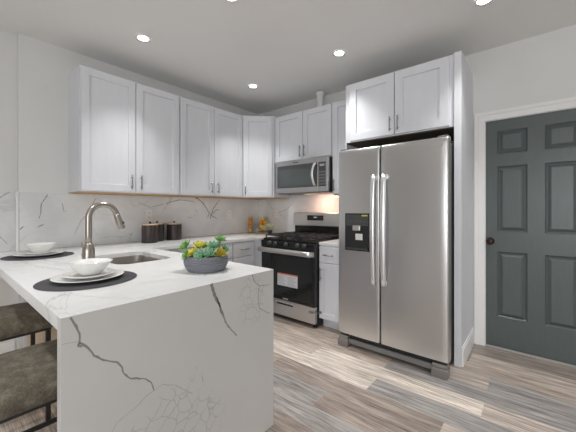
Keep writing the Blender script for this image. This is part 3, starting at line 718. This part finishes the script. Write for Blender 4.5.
def fhandle(x, par):
    mb = MB(); rings = []
    for i in range(17):
        f = i/16; z = .605+f*(1.515-.605); d = .032+.026*math.sin(PI*f)**.7 if 0 < f < 1 else .032
        rings.append([(x+(.021*cx), FY_-d+.009*cy, z) for cx, cy in ((-1, .6), (-.8, -.7), (-.3, -1), (.3, -1), (.8, -.7), (1, .6), (.6, 1), (-.6, 1))])
    mb.grid_loop(rings, True, True, True, True)
    for z in (.625, 1.495): mb.box(x-.013, x+.013, FY_-.042, FY_+.002, z-.018, z+.018, .003)
    mb.build('handle', M['steel_bright'], par)
fhandle(-1.040, fz); fhandle(-.953, rd)
# dispenser
mb = MB(); mb.box(-1.316, -1.088, FY_-.004, FY_+.0005, .868, 1.195, .001); ds = mb.build('dispenser', M['black'], fz)
mb = MB(); mb.box(-1.308, -1.096, FY_-.0065, FY_-.0045, 1.085, 1.185, .001); mb.build('control_strip', M['darkgrey'], ds)
mb = MB(); mb.box(-1.308, -1.096, FY_-.0055, FY_-.0045, .88, 1.078, .0003); mb.build('recess', M['blackmat'], ds)
mb = MB(); mb.box(-1.155, -1.102, FY_-.0075, FY_-.0066, 1.170, 1.182); mb.build('energy_tag', M['yellow'], ds)
mb = MB(); mb.box(-1.235, -1.165, FY_-.022, FY_-.006, 1.045, 1.090, .004); mb.build('nozzle', M['steel_light'], ds)
mb = MB(); mb.box(-1.210, -1.145, FY_-.018, FY_-.006, .965, 1.02, .004); mb.box(-1.20, -1.155, FY_-.0195, FY_-.0182, .998, 1.014); mb.build('paddle', M['white'], ds)
mb = MB(); mb.box(-1.30, -1.104, FY_-.016, FY_-.006, .878, .892, .002); mb.build('drip_tray', M['darkgrey'], ds)
for i in range(6): MB().box(-1.295+.032*i, -1.281+.032*i, FY_-.0075, FY_-.0066, 1.125, 1.129).build('button', M['bodygrey'], ds)
mb = MB(); mb.box(-.605, -.520, FY_-.0025, FY_+.0015, 1.695, 1.712, .0008); mb.build('badge', M['steel_light'], rd)
# base grille and feet covers
MB().box(FX0+.03, FX1-.03, FY_+.04, FY_+.08, .035, .105, .003).build('base_grille', M['blackmat'], t_)
MB().box(FX0+.10, FX1-.10, FY_+.018, FY_+.0395, .030, .072, .004).build('kick_plate', M['bodygrey'], t_)
for x0, x1 in ((FX0+.004, FX0+.105), (FX1-.115, FX1-.004)):
    mb = MB(); mb.box(x0, x1, FY_-.012, FY_+.0745, .0008, .070, .006); mb.box(x0+.005, x1-.005, FY_+.0, FY_+.07, .0705, .098, .003); mb.build('foot_cover', M['footgrey'], t_)
for x in (FX0+.05, FX1-.07): MB().box(x-.03, x+.03, BW-.13, BW-.06, .0008, .0345, .003).build('rear_foot', M['blackmat'], t_)
for x in (FX0+.045, FX1-.045): MB().box(x-.035, x+.035, FY_+.03, FY_+.13, FT-.0115, FT+.012, .004).build('hinge_cover', M['bodygrey'], t_)

# ------------------------------------------------------------------ outlets
def outlet(label, fr, kind):
    t_ = thing('wall_outlet', label, 'outlet', fr.p(0, 0, 0), 'white wall outlets')
    mb = MB(); fbox(mb, fr, -.037, .037, -.060, .060, .0003, .0055, .002); pl_ = mb.build('cover_plate', M['white'], t_)
    for v in (-.026, .026):
        mb = MB(); fbox(mb, fr, -.017, .017, v-.019, v+.019, .0057, .0075, .001); so = mb.build('socket', M['white'], t_)
        mb = MB()
        for u in (-.007, .007): fbox(mb, fr, u-.0015, u+.0015, v-.002, v+.009, .0076, .0080)
        fbox(mb, fr, -.0025, .0025, v-.012, v-.007, .0076, .0080); mb.build('slot', M['darkgrey'], so)
outlet('white wall outlet above the canisters on the left backsplash', Fr((LW+.010, 1.53, 1.166), (0, 1, 0), (1, 0, 0)), 0)
outlet('white wall outlet beside the dark forked vein on the left backsplash', Fr((LW+.010, 2.63, 1.15), (0, 1, 0), (1, 0, 0)), 0)
outlet('white wall outlet to the left of the range, above the small pale plant', Fr((-2.87, BW-.010, 1.16), (1, 0, 0), (0, -1, 0)), 0)

# ------------------------------------------------------------------ downlights
LAB = ['round recessed ceiling light at left, above the peninsula', 'round recessed ceiling light above the corner cabinets', 'round recessed ceiling light above the range and refrigerator gap, centre right',
       'round recessed ceiling light at the right, in front of the grey door', 'round recessed ceiling light half cut off by the top of the picture']
for (x, y), lb in zip(DOWN, LAB):
    t_ = thing('ceiling_light', lb, 'ceiling light', (x, y, CEIL), 'recessed ceiling lights')
    mb = MB(); mb.lathe((x, y, CEIL-.0005), [(.062, 0), (.062, -.003), (.046, -.006), (.043, -.004)], 32, cap0=False, cap1=False); mb.build('trim_ring', M['trim'], t_)
    mb = MB(); mb.lathe((x, y, CEIL-.0035), [(.0425, 0), (.03, -.001), (.001, -.0015)], 32); mb.build('lens', M['lens'], t_)
    lamp('SPOT', 'downlight_beam', (x, y, CEIL-.012), DOWN_E, (1, .99, .975), (0, 0, 0), spot_size=math.radians(86), spot_blend=1, shadow_soft_size=.06)

for (x, y) in FILL:  # added fill beams, no fixtures modelled
    lamp('SPOT', 'downlight_beam', (x, y, CEIL-.012), DOWN_E*.95, (1, .99, .975), (0, 0, 0), spot_size=math.radians(118), spot_blend=1, shadow_soft_size=.06)
# ------------------------------------------------------------------ place settings
def placemat(x, y, r, label):
    mb = MB(); prof = [(.0005, 0), (r-.003, 0), (r, .0015), (r-.002, .003), (.0005, .0035)]
    b = mb.lathe((x, y, CT+.0008), prof, 64).build('placemat', M['mat']); tag(b, label, 'placemat', 'round charcoal placemats')
def dish(x, y, z, prof, name, label, cat, group, n=48):
    b = MB().lathe((x, y, z), prof, n).build(name, M['ceramic']); tag(b, label, cat, group); return b
def plateprof(r): return [(.0005, .001), (r*.55, 0), (r*.6, .001), (r*.72, .005), (r*.98, .016), (r, .018), (r*.985, .0195), (r*.72, .009), (r*.6, .005), (.0005, .0045)]
def bowlprof(r, h): return [(.0005, .001), (r*.45, 0), (r*.5, .002), (r*.66, h*.3), (r*.85, h*.7), (r*.99, h*.97), (r, h), (r*.97, h*.99), (r*.82, h*.72), (r*.62, h*.32), (r*.45, h*.12), (.0005, h*.1)]
for nm, (x, y), s_ in (('nearer', (-1.672, .500), 1), ('farther', (-2.80, .520), 1)):
    w = 'near the waterfall end of the peninsula' if nm == 'nearer' else 'at the far end by the wall'
    placemat(x, y, .208, 'round charcoal woven placemat ' + w)
    dish(x, y, CT+.005, plateprof(.150), 'dinner_plate', 'large white dinner plate lying on the placemat ' + w, 'plate', 'white plates')
    dish(x-.006, y+.004, CT+.0155, plateprof(.112), 'side_plate', 'smaller white plate stacked on the dinner plate ' + w, 'plate', 'white plates')
    dish(x-.01, y+.01, CT+.0265, bowlprof(.094, .062), 'bowl', 'white bowl on top of the stacked plates ' + w, 'bowl', 'white bowls')

# ------------------------------------------------------------------ planter with succulents
px, py = -1.435, 1.005
t_ = thing('succulent_planter', 'ribbed slate-grey bowl planter of green and yellow succulents on the peninsula', 'potted plant', (px, py, CT))
mb = MB(); prof = [(.0005, .001), (.096, 0), (.102, .003)]
for i in range(25):
    f = i/24; r = .102+.028*math.sin(PI*(.10+.62*f)) - .0087; prof.append((r+.0032*math.sin(f*2*PI*6), .005+f*.077))
prof += [(prof[-1][0]-.004, .085), (.108, .083), (.106, .06), (.0005, .058)]
mb.lathe((px, py, CT+.0006), prof, 56); mb.build('pot', M['pot'], t_)
mb = MB(); mb.lathe((px, py, CT+.0592), [(.0005, 0), (.104, 0), (.106, .008), (.06, .015), (.0005, .017)], 32); mb.build('soil', M['soil'], t_)
def leaf(mb, base, direction, up, ln, wd, th):
    d = direction.normalized(); s = d.cross(up).normalized(); u = s.cross(d).normalized(); rings = []
    for f, w, k in ((0, .35, 0), (.3, .8, .02), (.6, 1, .07), (.82, .75, .14), (1, .06, .24)):
        c = base + d*ln*f + u*ln*k
        rings.append([tuple(c + s*wd*w*.5*math.cos(a) + u*th*w*.5*math.sin(a)) for a in [2*PI*q/8 for q in range(8)]])
    mb.grid_loop(rings, True, True, True, True)
def rosette(c, axis, r, n, m, parent, stem=None, seed=0):
    rnd = random.Random(seed); ax = Vector(axis).normalized(); a = ax.orthogonal().normalized(); b_ = ax.cross(a); c = Vector(c); mb = MB()
    for i in range(n):
        f = (i+.5)/n; ang = i*2.39996; elev = math.radians(82-74*f); rad = a*math.cos(ang)+b_*math.sin(ang)
        d = rad*math.cos(elev)+ax*math.sin(elev); ln = r*(.45+.6*f)*rnd.uniform(.9, 1.1)
        leaf(mb, c + rad*r*.06, d, ax, ln, r*(.34+.12*f), r*.13)
    if stem: mb.tube([stem, tuple((Vector(stem)+c)/2), tuple(c+ax*.004)], .005, 8)
    return mb.build('succulent', m, parent)
zs0 = CT+.073
S1, C1 = .639, .769
def sp(r_, d_, z): return (px + r_*C1 - d_*S1, py + r_*S1 + d_*C1, CT+z)    # r_ along the long diagonal, d_ away
plants = [
 (sp(-.108, -.02, .128), (-.5, -.4, .7), .050, 24, 'succ_green', sp(-.085, 0, .07)),
 (sp(-.088, -.055, .090), (-.5, -.6, .4), .044, 20, 'succ_green', None),
 (sp(-.058, -.055, .096), (-.1, -.5, .9), .046, 22, 'succ_yellow', None),
 (sp(-.030, .010, .120), (0, 0, 1), .058, 26, 'succ_yellow', None),
 (sp(-.055, .06, .118), (-.2, .3, 1), .052, 22, 'succ_olive', None),
 (sp(-.008, -.085, .088), (.2, -.9, .7), .046, 22, 'succ_blue', None),
 (sp(.036, -.070, .096), (.3, -.6, .8), .046, 22, 'succ_blue', None),
 (sp(.040, .0, .126), (.2, -.2, .9), .052, 24, 'succ_blue', sp(.04, .01, .07)),
 (sp(.070, .035, .160), (.2, .1, 1), .046, 22, 'succ_green', sp(.055, .03, .07)),
 (sp(.088, -.045, .094), (.5, -.3, .8), .044, 22, 'succ_olive', None),
 (sp(.015, .07, .118), (.1, .5, 1), .048, 20, 'succ_green', None),
 (sp(.095, .04, .105), (.6, .2, .8), .040, 20, 'succ_blue', None),
]
for i, (c, ax, r, n, m_, st) in enumerate(plants): rosette(c, ax, r, n, M[m_], t_, st, i)

# ------------------------------------------------------------------ canisters
def canister(x, y, r, h, label):
    t_ = thing('canister', label, 'canister', (x, y, CT), 'dark wood canisters')
    MB().lathe((x, y, CT+.0008), [(.0005, 0), (r-.003, 0), (r, .003), (r, h-.002), (r-.002, h), (.0005, h)], 36).build('body', M['darkwood'], t_)
    MB().lathe((x, y, CT+.0012+h), [(.0005, 0), (r+.001, 0), (r+.002, .003), (r+.001, .011), (r-.002, .013), (.0005, .013)], 36).build('lid', M['lidwood'], t_)
    MB().lathe((x, y, CT+.0143+h), [(.005, 0), (.005, .004), (.010, .008), (.011, .014), (.007, .020), (.0005, .021)], 16).build('knob', M['black'], t_)
canister(-3.035, 1.448, .078, .178, 'dark wood canister with pale lid, leftmost and in front of another')
canister(-3.130, 1.570, .073, .178, 'dark wood canister half hidden behind the leftmost canister')
canister(-3.120, 1.762, .080, .172, 'dark wood canister standing apart to the right of the other two')

# ------------------------------------------------------------------ fruit jars
def jar(x, y, r, h, label):
    t_ = thing('fruit_jar', label, 'jar', (x, y, CT), 'glass fruit jars')
    MB().lathe((x, y, CT+.0008), [(.0005, .0), (r-.004, 0), (r, .004), (r, h-.02), (r*.9, h-.006), (r*.9, h), (r*.9-.003, h), (r-.003, h-.022), (r-.003, .006), (.0005, .006)], 32).build('glass', M['clear'], t_)
def fruit(c, r, kind, label, group, seed):
    rnd = random.Random(seed); mb = MB(); rings = []
    ax = Vector((rnd.uniform(-1, 1), rnd.uniform(-1, 1), rnd.uniform(-.3, .3))).normalized() if kind == 'lemon' else Vector((0, 0, 1))
    a = ax.orthogonal().normalized(); b_ = ax.cross(a); n = 14; c = Vector(c)
    prof = [(0.02, -1.0), (.18, -.97), (.5, -.84), (.8, -.55), (.97, -.2), (1, 0), (.97, .2), (.8, .55), (.5, .84), (.18, .97), (.02, .95)]
    if kind == 'lemon': prof = [(.03, -1.12), (.14, -1.06), (.3, -.92), (.62, -.7), (.85, -.4), (.92, 0), (.85, .4), (.62, .7), (.3, .92), (.14, 1.08), (.03, 1.14)]
    for pr, pz in prof: rings.append([tuple(c + r*(pr*(math.cos(2*PI*k/n)*a+math.sin(2*PI*k/n)*b_)+pz*ax)) for k in range(n)])
    mb.grid_loop(rings, True, True, True, True)
    b = mb.build(kind, M[kind], None); tag(b, label, kind, group)
jx, jy, jr = -3.145, 2.945, .037
jar(jx, jy, jr, .225, 'slim tall glass jar of stacked oranges by the left wall')
pos = ['lowest', 'second from the bottom', 'third from the bottom', 'topmost']
for i in range(4): fruit((jx, jy, CT+.0370+i*.0545), .0290 if i else .0260, 'lemon' if i == 0 else 'orange', ('small lemon' if i == 0 else 'small orange') + ' in the slim glass jar, ' + pos[i] + ' of the stack', 'fruit in the slim jar', i)
jx, jy, jr = -3.055, 3.110, .080
jar(jx, jy, jr, .232, 'wide glass jar of lemons and oranges in the counter corner')
lay = [('orange', -.027, -.02, .036), ('lemon', .027, -.014, .036), ('orange', 0, .030, .036), ('lemon', -.028, .0, .088), ('orange', .024, -.022, .090), ('orange', .016, .028, .090), ('orange', -.022, -.026, .138), ('lemon', .027, .004, .140), ('orange', -.016, .028, .140), ('lemon', 0, -.008, .192)]
wl = ['bottom layer, at left', 'bottom layer, at right', 'bottom layer, at back', 'second layer, at left', 'second layer, in front', 'second layer, at back', 'third layer, in front', 'third layer, at right', 'third layer, at back', 'on top of all']
for i, ((k_, dx, dy, dz), w) in enumerate(zip(lay, wl)):
    rr_, dd_ = dx*1.06, dy*1.06
    fruit((jx+rr_*C1-dd_*S1, jy+rr_*S1+dd_*C1, CT+dz+.0065), .0325 if k_ == 'orange' else .0310, k_, k_ + ' in the wide glass jar, ' + w, 'fruit in the wide jar', 20+i)
# small leafy plant
qx, qy = -2.735, 2.915
t_ = thing('potted_plant', 'small pale green leafy plant in a black pot left of the range', 'potted plant', (qx, qy, CT))
MB().lathe((qx, qy, CT+.0008), [(.0005, 0), (.026, 0), (.034, .05), (.036, .058), (.031, .058), (.029, .048), (.0005, .046)], 20).build('pot', M['blackmat'], t_)
rnd = random.Random(9); mb = MB()
def twig(a, dz): return Vector((qx + a*C1*1.0 + .03*math.sin(9*a), qy + a*S1*1.0 - .01, CT+dz))
for st, en, zz in ((0, -.155, .03), (0, -.12, .055), (0, -.07, .085), (0, .035, .115), (0, -.02, .11), (0, .06, .085)):
    P = [Vector((qx, qy, CT+.05))]+[twig(en*f, .06+(zz-.06)*f+.03*math.sin(PI*f)) for f in (.35, .7, 1)]
    mb.tube(P, .0016, 5)
    for f in [k_/9 for k_ in range(1, 10)]:
        b0 = twig(en*f, .06+(zz-.06)*f+.03*math.sin(PI*f))
        for sgn in (-1, 1):
            ang = rnd.uniform(0, 2*PI)
            leaf(mb, b0, Vector((math.cos(ang), math.sin(ang), rnd.uniform(-.1, .8))), Vector((0, 0, 1)), rnd.uniform(.034, .05), rnd.uniform(.022, .032), .003)
mb.build('foliage', M['pale_leaf'], t_)

# ------------------------------------------------------------------ bar stools
def stool(x0, x1, y0, y1, label):
    t_ = thing('bar_stool', label, 'stool', ((x0+x1)/2, (y0+y1)/2, 0), 'suede bar stools')
    mb = MB(); nx, ny = 18, 18; rings = []
    def sup(f, k=.16): e = min(f, 1-f)/k; return 1 if e >= 1 else math.sqrt(max(0, 1-(1-e)**2))
    z0 = .548
    vs = []
    bm = mb.bm; G = [[None]*(ny+1) for _ in range(nx+1)]
    cs = lambda i, n: .5-.5*math.cos(PI*i/n)
    for i in range(nx+1):
        for j in range(ny+1):
            fx, fy = cs(i, nx), cs(j, ny); h = .026+.056*min(sup(fx), 1)*sup(fy)+.010*math.sin(PI*fx)*math.sin(PI*fy)
            G[i][j] = bm.verts.new((x0+(x1-x0)*fx, y0+(y1-y0)*fy, z0+h))
    for i in range(nx):
        for j in range(ny):
            f = bm.faces.new((G[i][j], G[i+1][j], G[i+1][j+1], G[i][j+1])); f.smooth = True
    bl = [G[i][0] for i in range(nx+1)]+[G[nx][j] for j in range(1, ny+1)]+[G[i][ny] for i in range(nx-1, -1, -1)]+[G[0][j] for j in range(ny-1, 0, -1)]
    lo = [bm.verts.new((v.co.x, v.co.y, z0)) for v in bl]; n = len(bl)
    for i in range(n): f = bm.faces.new((bl[i], lo[i], lo[(i+1) % n], bl[(i+1) % n])); f.smooth = True
    bm.faces.new(lo)
    mb.build('seat_cushion', M['suede'], t_)
    MB().box(x0+.006, x1-.006, y0+.006, y1-.006, .533, .5475, .003).build('seat_frame', M['blackmat'], t_)
    w = .022
    for xa in (x0+.008, x1-.008-w):
        for yb in (y0+.008, y1-.008-w): MB().box(xa, xa+w, yb, yb+w, .0008, .5325, .002).build('leg', M['blackmat'], t_)
    zz = .20
    for yb in (y0+.008, y1-.008-w): MB().box(x0+.008+w, x1-.008-w, yb+.003, yb+w-.003, zz, zz+.018, .002).build('footrest', M['blackmat'], t_)
    for xa in (x0+.008, x1-.008-w): MB().box(xa+.003, xa+w-.003, y0+.008+w, y1-.008-w, zz+.03, zz+.048, .002).build('stretcher', M['blackmat'], t_)
stool(-1.765, -1.335, .030, .460, 'grey-brown suede bar stool nearer the camera, tucked against the waterfall panel')
stool(-2.60, -2.165, .035, .465, 'grey-brown suede bar stool farther away, by the left wall')
